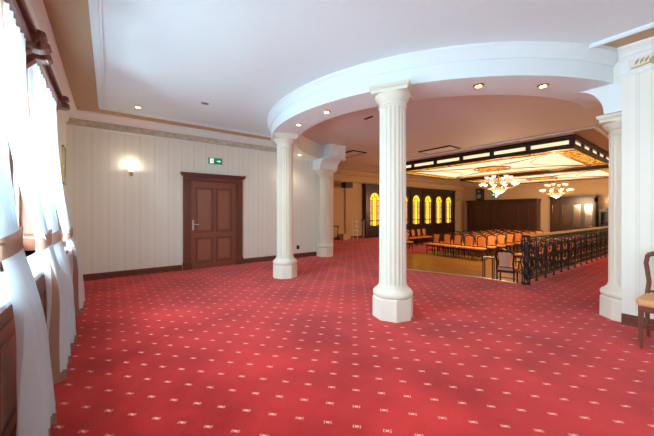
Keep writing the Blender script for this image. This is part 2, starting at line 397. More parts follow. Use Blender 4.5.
# ------------------------------------------------------------------ columns
def column(label, x, y, top, rot=0, group=None):
    t = thing('fluted_column', label, 'column', (x, y, 0), rot, 'fluted plaster columns')
    bm = B(); lathe(bm, [(.262, 0), (.262, .255), (.25, .27)], n=8, r0=pi / 8); obj('plinth', bm, 'stone', t, bevel=.004)
    bm = B(); lathe(bm, [(.235, .27), (.25, .285), (.255, .31), (.25, .335), (.225, .36), (.205, .37), (.20, .385), (.185, .395), (.178, .43)], n=40); obj('base', bm, 'stone', t, smooth=True)
    bm = B(); nf = 20
    def fl(a):
        k = (a * nf / (2 * pi)) % 1
        return 1 - (.045 * sqrt(max(0, 1 - ((k - .5) / .36) ** 2)) if abs(k - .5) < .36 else 0)
    H = top
    lathe(bm, [(.174, .43), (.172, 1.2), (.166, H - .26)], n=nf * 8, fl=fl); obj('shaft', bm, 'stone', t)
    bm = B(); lathe(bm, [(.166, H - .26), (.178, H - .255), (.182, H - .243), (.178, H - .23), (.168, H - .222), (.168, H - .19), (.182, H - .18), (.19, H - .165), (.215, H - .13), (.225, H - .105), (.225, H - .09)], n=40)
    obj('capital', bm, 'stone', t, smooth=True)
    bm = B(); box(bm, -.225, .225, -.225, .225, H - .092, H - .05); box(bm, -.24, .24, -.24, .24, H - .05, H - .035); box(bm, -.25, .25, -.25, .25, H - .035, H - .001)
    obj('abacus', bm, 'stone', t, bevel=.004)
    return t
def P2(px, D):  # pixel column and depth -> plan
    X = (px - 327) / 291 * D; return (.6 * D + .8 * X, .8 * D - .6 * X)
c1 = P2(392.7, 3.80); c2 = P2(285, 6.1)
column('nearest cream fluted column standing free on the red carpet under the curved beam', *c1, ZS, math.atan2(c1[1] - CY, c1[0] - CX))
column('cream fluted column right of the wooden door under the left bend of the curved beam', *c2, ZS, math.atan2(c2[1] - CY, c2[0] - CX))
column('farthest cream fluted column, set against the end of the striped back wall', 5.34, 7.22, 2.63)
column('cream fluted column engaged in the end of the right wall beside the chair', 5.262, .67, 2.58)

# ------------------------------------------------------------------ door
d = bpy.data.objects.new('door_1', None); C.objects.link(d); d.location = (1.38, YB, 0); st(d)
W = 1.41
bm = B()
for x0, x1 in ((0, .17), (W - .17, W)):
    box(bm, x0, x1, -.05, .0, 0, 2.10); box(bm, x0 + .03, x1 - .03, -.065, -.05, .22, 2.04); box(bm, x0 - .01, x1 + .01, -.075, 0, 0, .18)
box(bm, 0, W, -.05, 0, 2.08, 2.20); box(bm, .03, W - .03, -.06, -.05, 2.1, 2.17)
obj('door_frame', bm, 'wood', d, bevel=.006)
bm = B(); box(bm, -.03, W + .03, -.09, 0, 2.19, 2.21); box(bm, -.045, W + .045, -.12, 0, 2.21, 2.24); box(bm, -.06, W + .06, -.14, 0, 2.24, 2.27)
obj('door_cornice', bm, 'wood', d, bevel=.006)
bm = B(); box(bm, .17, W - .17, -.025, 0, .0, 2.08)
lf = obj('door_leaf', bm, 'woodred', d, bevel=.004)
for (x0, x1, z0, z1) in ((.27, .67, .86, 1.94), (.74, 1.14, .86, 1.94), (.27, .67, .14, .74), (.74, 1.14, .14, .74)):
    bm = B(); w = .03
    box(bm, x0, x1, -.042, -.02, z0, z0 + w); box(bm, x0, x1, -.042, -.02, z1 - w, z1); box(bm, x0, x0 + w, -.042, -.02, z0, z1); box(bm, x1 - w, x1, -.042, -.02, z0, z1); obj('panel_moulding', bm, 'wood', lf, bevel=.006); bm = B()
    box(bm, x0 + .06, x1 - .07, -.036, -.02, z0 + .07, z1 - .07)
    obj('door_panel', bm, 'panelwood', lf, bevel=.006)
bm = B(); box(bm, .195, .235, -.035, -.02, .92, 1.16); tube(bm, [(.215, -.03, 1.06), (.215, -.075, 1.06), (.23, -.08, 1.06), (.33, -.08, 1.05)], .010, 8); tube(bm, [(.215, -.03, .97), (.215, -.045, .97)], .014, 8)
obj('door_handle', bm, 'steel', d, smooth=True)

# exit sign with running figure, arrow and door
s = thing('exit_sign', 'green and white emergency exit sign high on the wall above the wooden door', 'sign', (1.945, YB - .001, 2.53))
bobj('sign_plate', 'green', [(0, .33, -.02, 0, 0, .155)], s)
bm = B(); y0, y1 = -.026, -.0205
box(bm, .035, .12, y0, y1, .02, .135)
obj('door_symbol', bm, 'exitwhite', s); bm = B(); prism(bm, [(.20, .066), (.25, .066), (.25, .045), (.30, .076), (.25, .108), (.25, .086), (.20, .086)], y0, y1, 'y'); obj('arrow_symbol', bm, 'exitwhite', s) # prism(bm, [(.25, .045), (.30, .076), (.25, .108)], y0, y1, 'y')

bm = B(); y0, y1 = -.032, -.0265
prism(bm, [(.065, .115), (.078, .112), (.082, .122), (.075, .13), (.066, .126)], y0, y1, 'y')
prism(bm, [(.07, .107), (.082, .105), (.088, .07), (.075, .068)], y0, y1, 'y'); prism(bm, [(.076, .07), (.088, .07), (.11, .045), (.10, .038)], y0, y1, 'y')
prism(bm, [(.076, .072), (.084, .068), (.066, .04), (.05, .03), (.05, .04)], y0, y1, 'y'); prism(bm, [(.082, .104), (.10, .09), (.105, .094), (.084, .112)], y0, y1, 'y')
obj('running_figure', bm, 'green', s)

# sconces
def sconce(loc, label, rz=0, lit=True):
    t = thing('wall_sconce', label, 'wall lamp', loc, rz, 'wall sconces')
    bm = B(); lathe(bm, [(.045, 0), (.04, .012), (.02, .02), (.012, .03)], n=16)
    for v in bm.verts: v.co = Vector((v.co.x, -v.co.z, v.co.y - .02))
    tube(bm, [(0, -.02, -.02), (0, -.05, -.06), (0, -.085, -.05), (0, -.10, -.01), (0, -.10, .02)], .009, 8)
    lathe(bm, [(.008, -.05), (.02, -.04), (.012, -.02), (.032, .0), (.036, .015)], 0, -.10, 16)
    obj('bracket', bm, 'brass', t, smooth=True)
    bm = B(); lathe(bm, [(.03, .015), (.05, .035), (.06, .065), (.075, .11), (.073, .112), (.055, .07), (.03, .03)], 0, -.10, 20); obj('glass_shade', bm, 'shadeon' if lit else 'bowlglass', t, smooth=True)
    if not lit: return t
    L = bpy.data.lights.new('bulb', 'POINT'); L.energy = 2.5; L.color = (1, .85, .62); L.shadow_soft_size = .03
    o = bpy.data.objects.new('sconce_lamp', L); C.objects.link(o); o.parent = t; o.location = (0, -.10, .14)
    return t
sconce((.377, YB - .001, 2.17), 'brass wall sconce with a lit glass shade on the striped wall left of the door')
sconce((4.0, YB - .001, 2.17), 'lit brass wall sconce on the striped wall mostly hidden behind the column beside the door')
# outlet
tag(bobj('wall_outlet', 'black', [(4.45, 4.53, YB - .02, YB, .25, .36), (4.465, 4.515, YB - .026, YB - .02, .27, .34)]), 'small dark wall outlet low on the back wall between the two left columns', 'outlet')
# picture on the left wall
t = thing('picture_frame', 'framed picture hanging on the window wall near the far corner', 'picture', (XL, 6.75, 1.84))
bm = B()
for b in ((.0, .03, 0, .36, 0, .03), (0, .03, 0, .36, .64, .67), (0, .03, 0, .03, 0, .67), (0, .03, .33, .36, 0, .67)): box(bm, *b)
obj('frame', bm, 'brass', t, bevel=.004); bobj('canvas', 'skin', [(0, .015, .03, .33, .03, .64)], t)

# ------------------------------------------------------------------ windows, pelmets, sill cabinet
for i, (a, b) in enumerate(WIN):
    w = bpy.data.objects.new('window_%d' % (i + 1), None); C.objects.link(w); st(w); w.location = (XL - .2, a, WZ0)
    L = b - a; H = WZ1 - WZ0; bm = B()
    for q in ((0, .09), (L - .09, L), (L / 2 - .05, L / 2 + .05)): box(bm, -.035, .035, q[0], q[1], 0, H)
    for q in ((0, .09), (H - .09, H), (H * .68, H * .68 + .07)): box(bm, -.035, .035, 0, L, q[0], q[1])
    obj('window_frame', bm, 'wood', w, bevel=.006)
    bobj('window_pane', 'glass', [(-.006, .006, .05, L - .05, .05, H - .05)], w)
    bobj('window_lining', 'woodred', [(.035, .20, -.001, .03, 0, H), (.035, .20, L - .03, L + .001, 0, H), (.035, .20, 0, L, H - .03, H)], w)
st(bobj('window_casing', 'wood', sum([[(XL, XL + .03, a - .09, a, WZ0 + .002, WZ1 + .08), (XL, XL + .03, b, b + .09, WZ0 + .002, WZ1 + .08), (XL, XL + .03, a, b, WZ1, WZ1 + .08)] for a, b in WIN], []), bevel=.004))
bpy.data.objects['window_casing'].name = 'trim_15'
def pelmet(a, b, label):
    t = thing('curtain_pelmet', label, 'curtain pelmet', (XL, a, 2.70), 0, 'wooden curtain pelmets'); L = b - a
    bm = B(); box(bm, 0, .16, 0, L, .0, .05); box(bm, .13, .175, 0, L, -.03, .0); box(bm, .14, .20, 0, L, .05, .075); box(bm, .13, .16, 0, L, .075, .11)
    obj('pelmet_board', bm, 'wood', t, bevel=.006)
    for y in (.02, L - .12):
        bm = B(); box(bm, 0, .22, y, y + .10, -.07, .09); prism(bm, [(.0, -.16), (.10, -.14), (.16, -.07), (0, -.07)], y + .01, y + .09, 'y'); tube(bm, [(.225, y, -.03), (.225, y + .1, -.03)], .035, 10); tube(bm, [(.225, y, .06), (.225, y + .1, .06)], .028, 10)
        obj('scroll_bracket', bm, 'wood', t, bevel=.004)
    bm = B(); tube(bm, [(.10, .1, -.04), (.10, L - .1, -.04)], .014, 8); obj('curtain_rod', bm, 'brass', t, smooth=True)
NM = ['behind the camera, farthest back', 'behind the camera', 'over the nearest window, beside the viewer', 'over the nearest fully visible window', 'over the window nearest the far corner']
for i, (a, b) in enumerate(WIN): pelmet(a - .12, b + .1, 'carved brown wooden curtain pelmet ' + NM[i])

SX = -.41
t = thing('radiator_cabinet', 'long brown wooden radiator cabinet with panelled front below the curtained windows', 'cabinet', (XL + .035, -3.2, 0))
LC = 5.05 + 3.2
bm = B(); box(bm, 0, SX - XL - .035 - .03, 0, LC, 0, .86); box(bm, 0, SX - XL - .035 - .015, 0, LC, 0, .10)
for z0, z1, e in ((.80, .83, .0), (.83, .86, .015)): box(bm, 0, SX - XL - .035 - .02 + e, 0, LC, z0, z1)
obj('carcass', bm, 'woodred', t, bevel=.004)
y = .06
while y + .72 < LC:
    bm = B(); x0 = SX - XL - .035 - .03
    box(bm, x0, x0 + .014, y, y + .05, .14, .76); box(bm, x0, x0 + .014, y + .62, y + .67, .14, .76); box(bm, x0, x0 + .014, y + .05, y + .62, .14, .2); box(bm, x0, x0 + .014, y + .05, y + .62, .70, .76)
    box(bm, x0, x0 + .008, y + .10, y + .57, .25, .65)
    obj('front_panel', bm, 'panelwood', t, bevel=.003); y += .74
tag(bobj('window_sill', 'sill', [(XL - .15, SX + .0, -3.2, 5.07, .861, .90)], bevel=.008), 'pale blue-white stone shelf running along the windows on top of the wooden cabinet', 'windowsill')

def curtain(top, tie, hem, zt, label, side, hx=.07):
    """top (y0,y1), tie (y, z), hem (y0,y1) ; leading edge has brown border"""
    t = thing('sheer_curtain', label, 'curtain', (XL + .12, (top[0] + top[1]) / 2, 0), 0, 'sheer window curtains')
    oy = (top[0] + top[1]) / 2
    NU, NV = 90, 70; z1 = 2.67; z0 = zt
    P = []
    for j in range(NV + 1):
        v = j / NV; z = z1 + (z0 - z1) * v
        if z > tie[1]:
            s = (z1 - z) / (z1 - tie[1]); k = s ** 1.5 if True else s
            # lead edge sweeps in a curve, outer edge nearly straight
            a0 = top[0]; a1 = top[1]; c = tie[0]; hw = .05
            e0 = a0 + (c - hw - a0) * (s ** (1.9 if side > 0 else .9)); e1 = a1 + (c + hw - a1) * (s ** (.9 if side > 0 else 1.9))
            xo = .13 * s ** 2; am = .022 + .006 * s
        else:
            s = (tie[1] - z) / (tie[1] - z0); hw = .05; c = tie[0]
            f = s ** 1.15
            e0 = c - hw + (hem[0] - c + hw) * f; e1 = c + hw + (hem[1] - c - hw) * f
            xo = .13 + hx * sin(min(1, s * 2) * pi / 2); am = .028 + .024 * s
        row = []
        for i in range(NU + 1):
            u = i / NU
            y = e0 + (e1 - e0) * u; ph = 2 * pi * 7 * u + .8 * sin(v * 5 + u * 7)
            x = xo + am * sin(ph) + .3 * am * sin(2.3 * ph + 1); zz = z
            if v > .93: zz = z + .025 * sin(ph * .5) * (v - .93) / .07
            if s < .12 and False: pass
            y += .006 * cos(ph)
            row.append((x, y - oy, zz))
        P.append(row)
    def part(name, i0, i1, j0, j1, m, off=0, par=t):
        bm = B(); V = {}
        for j in range(j0, j1 + 1):
            for i in range(i0, i1 + 1):
                p = P[j][i]; V[i, j] = bm.verts.new((p[0] + off, p[1], p[2]))
        for j in range(j0, j1):
            for i in range(i0, i1): bm.faces.new((V[i, j], V[i + 1, j], V[i + 1, j + 1], V[i, j + 1]))
        o = obj(name, bm, m, par, smooth=True); return o
    bw = 2
    if side > 0: part('curtain_cloth', bw, NU, 0, NV - 2, 'sheer'); part('brown_border', 0, bw, 0, NV - 2, 'trimcloth')
    else: part('curtain_cloth', 0, NU - bw, 0, NV - 2, 'sheer'); part('brown_border', NU - bw, NU, 0, NV - 2, 'trimcloth')
    part('hem_band', 0, NU, NV - 2, NV, 'trimcloth')
    # tieback band
    bm = B(); xc = .13; n = 24; rings = []
    for k in range(n):
        an = 2 * pi * k / n; rings.append([bm.verts.new((xc + .045 * cos(an), tie[0] - oy + .062 * sin(an), tie[1] + dz + .03 * cos(an - .5))) for dz in (-.055, -.02, .02, .055)])
    for k in range(n):
        a, b = rings[k], rings[(k + 1) % n]
        for q in range(3): bm.faces.new((a[q], a[q + 1], b[q + 1], b[q]))
    tube(bm, [(xc, tie[0] - oy + side * .06, tie[1]), (xc - .07, tie[0] - oy + side * .07, tie[1] + .02), (-.11, tie[0] - oy + side * .08, tie[1] + .04)], .008, 6)
    obj('tieback', bm, M['trimcloth'], t, smooth=True)
    return t
curtain((1.93, 2.55), (2.14, 1.19), (2.18, 2.62), .02, 'nearest full sheer white curtain, tied with a brown band above the cabinet', -1, .07)
curtain((2.58, 3.22), (3.11, 1.13), (3.05, 3.55), .02, 'sheer white curtain swept to its brown tieback right of the nearest full one', 1)
curtain((3.48, 4.12), (3.67, 1.12), (3.66, 4.05), .02, 'sheer white curtain, second from the far corner', -1)
curtain((4.15, 4.87), (4.76, 1.08), (4.9, 5.6), .02, 'farthest sheer white curtain, beside the corner of the striped wall', 1)
curtain((.08, .7), (.25, 1.2), (.2, .6), .02, 'sheer white curtain at the far side behind the viewer', -1)
curtain((.73, 1.42), (1.25, 1.18), (1.05, 1.35), .02, 'sheer white curtain just outside the left picture edge', 1)

# ------------------------------------------------------------------ downlights
def downlight(x, y, z, label):
    t = thing('recessed_downlight', label, 'ceiling lamp', (x, y, z), 0, 'recessed ceiling spotlights')
    bm = B(); lathe(bm, [(.062, -.001), (.064, -.008), (.052, -.014), (.042, -.006), (.04, -.001)], n=24); obj('trim_ring', bm, 'brass', t, smooth=True)
    bm = B(); lathe(bm, [(.036, -.016), (.034, -.022), (.018, -.026)], n=16); obj('bulb', bm, 'lampon', t)
    L = bpy.data.lights.new('spot', 'SPOT'); L.energy = 16; L.color = (1, .86, .66); L.spot_size = R(125); L.spot_blend = .8; L.shadow_soft_size = .05
    o = bpy.data.objects.new('downlight_lamp', L); C.objects.link(o); o.parent = t; o.location = (0, 0, -.04)
def onplane(px, py, z):
    D = (z - 1.35) * 291 / (212 - py); X = (px - 327) / 291 * D; return .6 * D + .8 * X, .8 * D - .6 * X
for (px, py, lb) in ((298.5, 124, 'brass recessed spotlight in the curved beam just right of the second column top'), (326.6, 111.3, 'brass recessed spotlight in the curved beam between the two free columns, nearer the front column'),
                     (478.5, 85, 'brass recessed spotlight in the curved beam first right of the front column'), (543, 85, 'brass recessed spotlight in the curved beam nearest the right wall'), (299.5, 154.6, 'small recessed spotlight in the beam where it meets the back wall')):
    downlight(*onplane(px, py, ZS), ZS, lb)
downlight(*onplane(138, 106.5, ZC - .02), ZC - .02, 'lit brass recessed spotlight in the white ceiling near the far left corner')
for k, (x, y) in enumerate(((2.2, 1.2), (1.0, -1.2), (3.4, -1.2), (2.2, -2.8))):  # out-of-view spotlights added as fill light for the room
    downlight(x, y, ZC - .02, 'added brass fill spotlight in the white ceiling ' + ('above the viewer', 'behind the viewer by the windows', 'behind the viewer by the right wall', 'farthest behind the viewer')[k])
x, y = onplane(205, 102.9, ZC - .02)
t = thing('ceiling_speaker', 'small round white ceiling speaker grille in front of the door', 'speaker', (x, y, ZC - .02))
bm = B(); lathe(bm, [(.085, -.001), (.085, -.008), (.07, -.014), (.066, -.01)], n=28); obj('grille_ring', bm, 'white', t, smooth=True)
bm = B(); lathe(bm, [(.064, -.011), (.03, -.013), (.004, -.013)], n=28); obj('grille', bm, 'grey', t)
def vent(x0, x1, y0, y1, z, label, nsl=7):
    t = thing('ceiling_vent', label, 'vent', (x0, y0, z), 0); w, l = x1 - x0, y1 - y0
    bm = B()
    for b in ((0, w, 0, .03), (0, w, l - .03, l), (0, .03, 0, l), (w - .03, w, 0, l)): box(bm, *b, -.035, -.001)
    obj('frame', bm, 'darkwood' if l > 1 else 'grey', t)
    bobj('panel', 'white', [(.04, w - .04, .04, l - .04, -.03, -.001)], t)
vent(8.3, 8.9, 4.83, 5.97, ZH, 'large white rectangular ceiling air unit in front of the lit coffers')
vent(6.4, 7.0, 7.1, 8.3, ZH, 'ceiling air unit seen beyond the beam end, left of the front column')
x, y = onplane(368.5, 117.5, ZH)
tag(bobj('air_slot', 'black', [(x - .02, x + .02, y - .12, y + .12, ZH - .02, ZH - .001)]), 'short dark slot vent in the hall ceiling just left of the front column', 'vent')

# ------------------------------------------------------------------ hall cornice, panelling, stained windows
PX0, PX1 = 10.65, 19.25; YP = YS - .23
prof = [(0, -.55), (.02, -.55), (.03, -.50), (.06, -.48), (.06, -.40), (.03, -.38), (.03, -.2), (.09, -.16), (.16, -.06), (.2, -.05), (.2, 0), (0, 0)]
bm = B()
k = len(prof); a = [bm.verts.new((XE, YS - o * 1.2, ZH + z)) for o, z in prof]; b = [bm.verts.new((XF, YS - o * 1.2, ZH + z)) for o, z in prof]
for i in range(k): bm.faces.new((a[i], a[(i + 1) % k], b[(i + 1) % k], b[i]))
bm.faces.new(a[::-1]); bm.faces.new(b); st(obj('trim_16', bm, 'hallpaint'))
bm = B(); a = [bm.verts.new((XF - o, .68, ZH + z)) for o, z in prof]; b = [bm.verts.new((XF - o, YS, ZH + z)) for o, z in prof]
for i in range(k): bm.faces.new((a[i], a[(i + 1) % k], b[(i + 1) % k], b[i]))
bm.faces.new(a[::-1]); bm.faces.new(b); st(obj('trim_17', bm, 'hallpaint'))
WX = [11.4, 12.6, 13.8, 15.0, 16.2, 17.4, 18.56]; WH = .40; ZB, ZA = .62, 2.02; RAD = .36
# panelling built around the openings
bm = B(); ZT = 2.75
box(bm, PX0, PX1, YP, YS, FL, ZB)
xs = PX0
for x in WX:
    box(bm, xs, x - WH, YP, YS, ZB, ZT); xs = x + WH
    pts = [(x - WH, ZA)] + [(x - WH * cos(pi * q / 16), ZA + RAD * sin(pi * q / 16)) for q in range(1, 16)] + [(x + WH, ZA)]
    for p, q in zip(pts, pts[1:]): prism(bm, [p, q, (q[0], ZT), (p[0], ZT)], YP, YS, 'y')
box(bm, xs, PX1, YP, YS, ZB, ZT)
box(bm, PX0 - .05, PX1 + .05, YP - .06, YS, ZT, ZT + .07); box(bm, PX0 - .02, PX1 + .02, YP - .03, YS, ZT - .06, ZT)
box(bm, PX0, PX1, YP - .04, YP, ZB - .1, ZB - .03)
for x in WX:
    for z0, z1 in ((-.4, .0), (.08, .48)): box(bm, x - .42, x + .42, YP - .018, YP, z0, z1)
for i in range(len(WX) + 1):
    x = (PX0 + .06) if i == 0 else (PX1 - .06 if i == len(WX) else (WX[i - 1] + WX[i]) / 2)
    box(bm, x - .06, x + .06, YP - .035, YP, FL, ZT - .06)
st(obj('trim_18', bm, 'darkwood'))
for i, x in enumerate(WX):
    w = bpy.data.objects.new('window_%d' % (i + 6), None); C.objects.link(w); st(w); w.location = (x, YP + .10, ZB)
    h = ZA - ZB
    bobj('yellow_pane', 'yellow', [(-.16, .16, 0, .02, 0, h - .05)], w)
    bm = B(); box(bm, -WH, -.18, 0, .02, 0, h); box(bm, .18, WH, 0, .02, 0, h); obj('side_panes', bm, 'pinkglass', w)
    bm = B(); pts = [(-WH * cos(pi * q / 20), h + RAD * sin(pi * q / 20)) for q in range(21)]; prism(bm, pts + [(WH, h - .05), (-WH, h - .05)], .0, .02, 'y'); obj('arched_pane', bm, 'yellow', w)
    bm = B()
    for xx in (-.39, -.17, .17, .39): box(bm, xx - .017, xx + .017, -.03, -.001, 0, h - .04)
    for zz in (.0, .24, .28, .66, 1.02, h - .06):
        box(bm, -WH, -.17, -.025, -.001, zz, zz + .025); box(bm, .17, WH, -.025, -.001, zz, zz + .025)
    box(bm, -WH, WH, -.03, -.001, .24, .275)
    for zz in (.36, .6, .84, 1.08): 
        tube(bm, [(.045 * cos(a * pi / 4), -.006, zz + .06 * sin(a * pi / 4)) for a in range(8)], .007, 4, close=True)
    tube(bm, [(-.17 * cos(pi * q / 12), -.012, h - .05 + .2 * sin(pi * q / 12)) for q in range(13)], .018, 5)
    for an in (35, 90, 145): tube(bm, [(.17 * cos(R(an)), -.012, h - .05 + .2 * sin(R(an))), (.39 * cos(R(an)), -.012, h - .02 + RAD * sin(R(an)))], .014, 5)
    obj('leading', bm, 'darkwood', w)

M['cupwood'] = mat('cupboard_wood', (.060, .018, .010), .35, noise=(5, (.025, .008, .005), (6, 6, .5)))
# far panelled partition
XP = 20.3
t = thing('panelled_partition', 'long dark wood panelled cupboard wall across the far end of the hall', 'cupboard', (XP, 6.35, FL))
LP = 4.2; HP = 2.1 - FL
bobj('carcass', 'darkwood', [(.05, .65, 0, LP, 0, HP - .02)], t)
bobj('cornice', 'darkwood', [(-.06, .7, -.05, LP + .05, HP - .02, HP + .05), (-.02, .7, -.02, LP + .02, HP - .12, HP - .02)], t, bevel=.01)
for k in range(8):
    y = k * LP / 8; w_ = LP / 8; bm = B()
    box(bm, .02, .05, y + .01, y + w_ - .01, .08, HP - .14); box(bm, 0, .02, y + .05, y + .1, .15, HP - .2); box(bm, 0, .02, y + w_ - .1, y + w_ - .05, .15, HP - .2)
    box(bm, 0, .02, y + .1, y + w_ - .1, HP - .26, HP - .2); box(bm, 0, .02, y + .1, y + w_ - .1, 1.1, 1.2); box(bm, 0, .02, y + .1, y + w_ - .1, .15, .2)
    dd = obj('cupboard_door', bm, 'cupwood', t)
    bm = B(); lathe(bm, [(.018, 0), (.02, .02), (.008, .03)], n=10); o = obj('knob', bm, 'brass', dd, loc=(0, y + (w_ - .05 if k % 2 else .05), 1.15)); o.rotation_euler = (0, -pi / 2, 0)
# glazed cabinet
t = thing('glazed_cabinet', 'tall dark wooden cabinet with four glazed doors against the far wall', 'cabinet', (20.25, 3.75, FL))
LP = 1.95; HP = 2.17 - FL
bobj('carcass', 'darkwood', [(.08, .65, 0, .05, 0, HP), (.08, .65, LP - .05, LP, 0, HP), (.6, .65, 0, LP, 0, HP), (.08, .65, 0, LP, 0, .1), (.08, .65, 0, LP, HP - .3, HP), (.08, .6, 0, LP, 1.05, 1.1), (.08, .6, 0, LP, 1.7, 1.72)], t)
bobj('cornice', 'darkwood', [(-.02, .7, -.06, LP + .06, HP, HP + .05), (.02, .7, -.03, LP + .03, HP - .06, HP)], t, bevel=.01)
for k in range(4):
    y = .03 + k * (LP - .06) / 4; w_ = (LP - .06) / 4; bm = B()
    for b in ((y, y + .09, .1, HP - .3), (y + w_ - .09, y + w_, .1, HP - .3)): box(bm, .04, .08, b[0], b[1], b[2], b[3])
    for z0, z1 in ((.1, .2), (1.0, 1.12), (HP - .42, HP - .3)): box(bm, .04, .08, y + .09, y + w_ - .09, z0, z1)
    box(bm, .05, .07, y + .09, y + w_ - .09, .2, 1.0)
    dd = obj('glazed_door', bm, 'darkwood', t); bobj('glass', 'cabglass', [(.055, .065, y + .09, y + w_ - .09, 1.12, HP - .42)], dd)
t = thing('display_hutch', 'small dark wooden hutch with open shelves at the far right beside the column', 'cabinet', (20.4, 2.75, FL)); 
bobj('carcass', 'darkwood', [(0, .5, 0, .04, 0, 1.95), (0, .5, .81, .85, 0, 1.95), (.45, .5, 0, .85, 0, 1.95), (0, .5, 0, .85, 0, 1.0), (0, .5, 0, .85, 1.4, 1.43), (0, .5, 0, .85, 1.9, 1.95)], t)
bm = B(); prism(bm, [(-.05, 1.95), (.90, 1.95), (.85, 2.03), (.42, 2.16), (0, 2.03)], -.04, .5, 'x'); obj('pediment', bm, 'darkwood', t)
s_ = sconce((XF - .001, 3.25, 1.75), 'lit wall sconce on the far wall right of the glazed cabinet', -pi / 2)
s_ = sconce((19.95, YS - .001, 2.15), 'unlit wall sconce between the stained glass and the far cupboards', 0, False)
# speaker and exit sign on the partition
t = thing('loudspeaker', 'black loudspeaker standing on top of the far dark cupboards near the corner', 'speaker', (20.4, 9.55, 2.15))
bobj('cabinet', 'black', [(0, .35, 0, .42, .005, .82)], t, bevel=.02)
for z, r in ((.28, .15), (.62, .08)):
    bm = B(); lathe(bm, [(r, 0), (r * .95, .02), (r * .3, .005), (.01, .02)], n=20); o = obj('speaker_cone', bm, 'grey', t, loc=(-.002, .21, z)); o.rotation_euler = (0, -pi / 2, 0)
t = thing('exit_sign', 'pale green exit sign on the far wall right of the loudspeaker', 'sign', (XF, 8.75, 2.28))
bobj('sign_plate', 'green', [(-.03, 0, 0, .42, 0, .50)], t); bobj('sign_pictogram', 'exitwhite', [(-.035, -.03, .05, .2, .05, .45), (-.035, -.03, .25, .37, .2, .3)], t)

# ------------------------------------------------------------------ lit coffers
def coffer(x0, x1, y0, y1, label):
    t = thing('lit_ceiling_coffer', label, 'ceiling light', ((x0 + x1) / 2, (y0 + y1) / 2, ZH), 0, 'stained glass ceiling coffers')
    w, l = (x1 - x0) / 2, (y1 - y0) / 2; zt, zb = -.001, -.36
    # fascia frame with openings, lit strips behind
    bm = B(); th = .06
    for s in (-1, 1):
        X0, X1 = sorted((s * w, s * (w - th))); Y0, Y1 = sorted((s * l, s * (l - th)))
        for z0, z1 in ((zb, zb + .12), (-.13, zt)):
            box(bm, X0, X1, -l, l, z0, z1); box(bm, -w + th, w - th, Y0, Y1, z0, z1)
        n = max(3, round(2 * l / .95))
        for k in range(n + 1):
            y = -l + .05 + (2 * l - .1) * k / n; box(bm, X0, X1, y - .06, y + .06, zb + .12, -.13)
        n = max(3, round(2 * w / .95))
        for k in range(n + 1):
            x = -w + .05 + (2 * w - .1) * k / n; box(bm, x - .06, x + .06, Y0, Y1, zb + .12, -.13)
    for s in (-1, 1):
        X0, X1 = sorted((s * (w + .03), s * (w - .02))); Y0, Y1 = sorted((s * (l + .03), s * (l - .02)))
        box(bm, X0, X1, -l - .03, l + .03, -.05, zt); box(bm, -w, w, Y0, Y1, -.05, zt)
    obj('fascia', bm, 'darkwood', t)
    bm = B(); q = th
    for s in (-1, 1):
        X0, X1 = sorted((s * (w - q), s * (w - q - .02))); Y0, Y1 = sorted((s * (l - q), s * (l - q - .02)))
        box(bm, X0, X1, -l + q, l - q, zb + .1, -.11); box(bm, -w + q, w - q, Y0, Y1, zb + .1, -.11)
    obj('side_glass', bm, 'milk', t)
    zb += .04; g = .55
    bobj('milk_glass_panel', 'milk', [(-w + g, w - g, -l + g, l - g, zb, zb + .02)], t)
    bobj('amber_border', 'amber', [(-w + .08, -w + g, -l + .08, l - .08, zb, zb + .02), (w - g, w - .08, -l + .08, l - .08, zb, zb + .02), (-w + g, w - g, -l + .08, -l + g, zb, zb + .02), (-w + g, w - g, l - g, l - .08, zb, zb + .02)], t)
    bm = B(); b_ = .02
    for s in (-1, 1):
        box(bm, s * (w - g) - b_, s * (w - g) + b_, -l + .06, l - .06, zb - .02, zb - .001); box(bm, -w + .06, w - .06, s * (l - g) - b_, s * (l - g) + b_, zb - .02, zb - .001)
    z = zb - .008
    for s in (-1, 1):
        tube(bm, [(s * (w - g) * (1 - .6 * sin(pi * k / 24)), (-l + g) + 2 * (l - g) * k / 24, z) for k in range(25)], .012, 4)
        tube(bm, [((-w + g) + 2 * (w - g) * k / 24, s * (l - g) * (1 - .45 * sin(pi * k / 24)), z) for k in range(25)], .012, 4)
        for r in (.5, .62): pass
    tube(bm, [(.62 * cos(a * pi / 16), .62 * sin(a * pi / 16), z) for a in range(32)], .03, 5, close=True)
    for a in range(4): tube(bm, [(.62 * cos(a * pi / 2 + pi / 4), .62 * sin(a * pi / 2 + pi / 4), z), ((w - g) * (1 if cos(a * pi / 2 + pi / 4) > 0 else -1), (l - g) * (1 if sin(a * pi / 2 + pi / 4) > 0 else -1), z)], .012, 4)
    obj('leading', bm, 'woodred', t)
    bm = B(); lathe(bm, [(.5, zb - .001), (.5, zb - .025), (.3, zb - .03), (.12, zb - .04)], n=32); obj('centre_rose', bm, 'amber', t)
    return t
coffer(9.7, 14.35, 2.2, 8.3, 'nearer long dark-framed ceiling coffer of lit amber and milk stained glass')
coffer(15.2, 19.7, 2.2, 8.3, 'farther dark-framed ceiling coffer of lit amber and milk stained glass')
# brown painted margin and thin moulding round the coffers
bs = [(9.22, 20.2, 1.72, 2.16, ZH - .006, ZH), (9.22, 9.66, 2.16, 8.8, ZH - .006, ZH), (9.22, 20.2, 8.34, 8.8, ZH - .006, ZH)]
st(bobj('trim_19', 'brown', bs[:1] + bs[2:]))
st(bobj('trim_20', 'moulding', [(9.18, 9.24, 1.68, 8.84, ZH - .035, ZH), (9.24, 20.2, 1.68, 1.74, ZH - .035, ZH), (9.24, 20.2, 8.78, 8.84, ZH - .035, ZH)]))

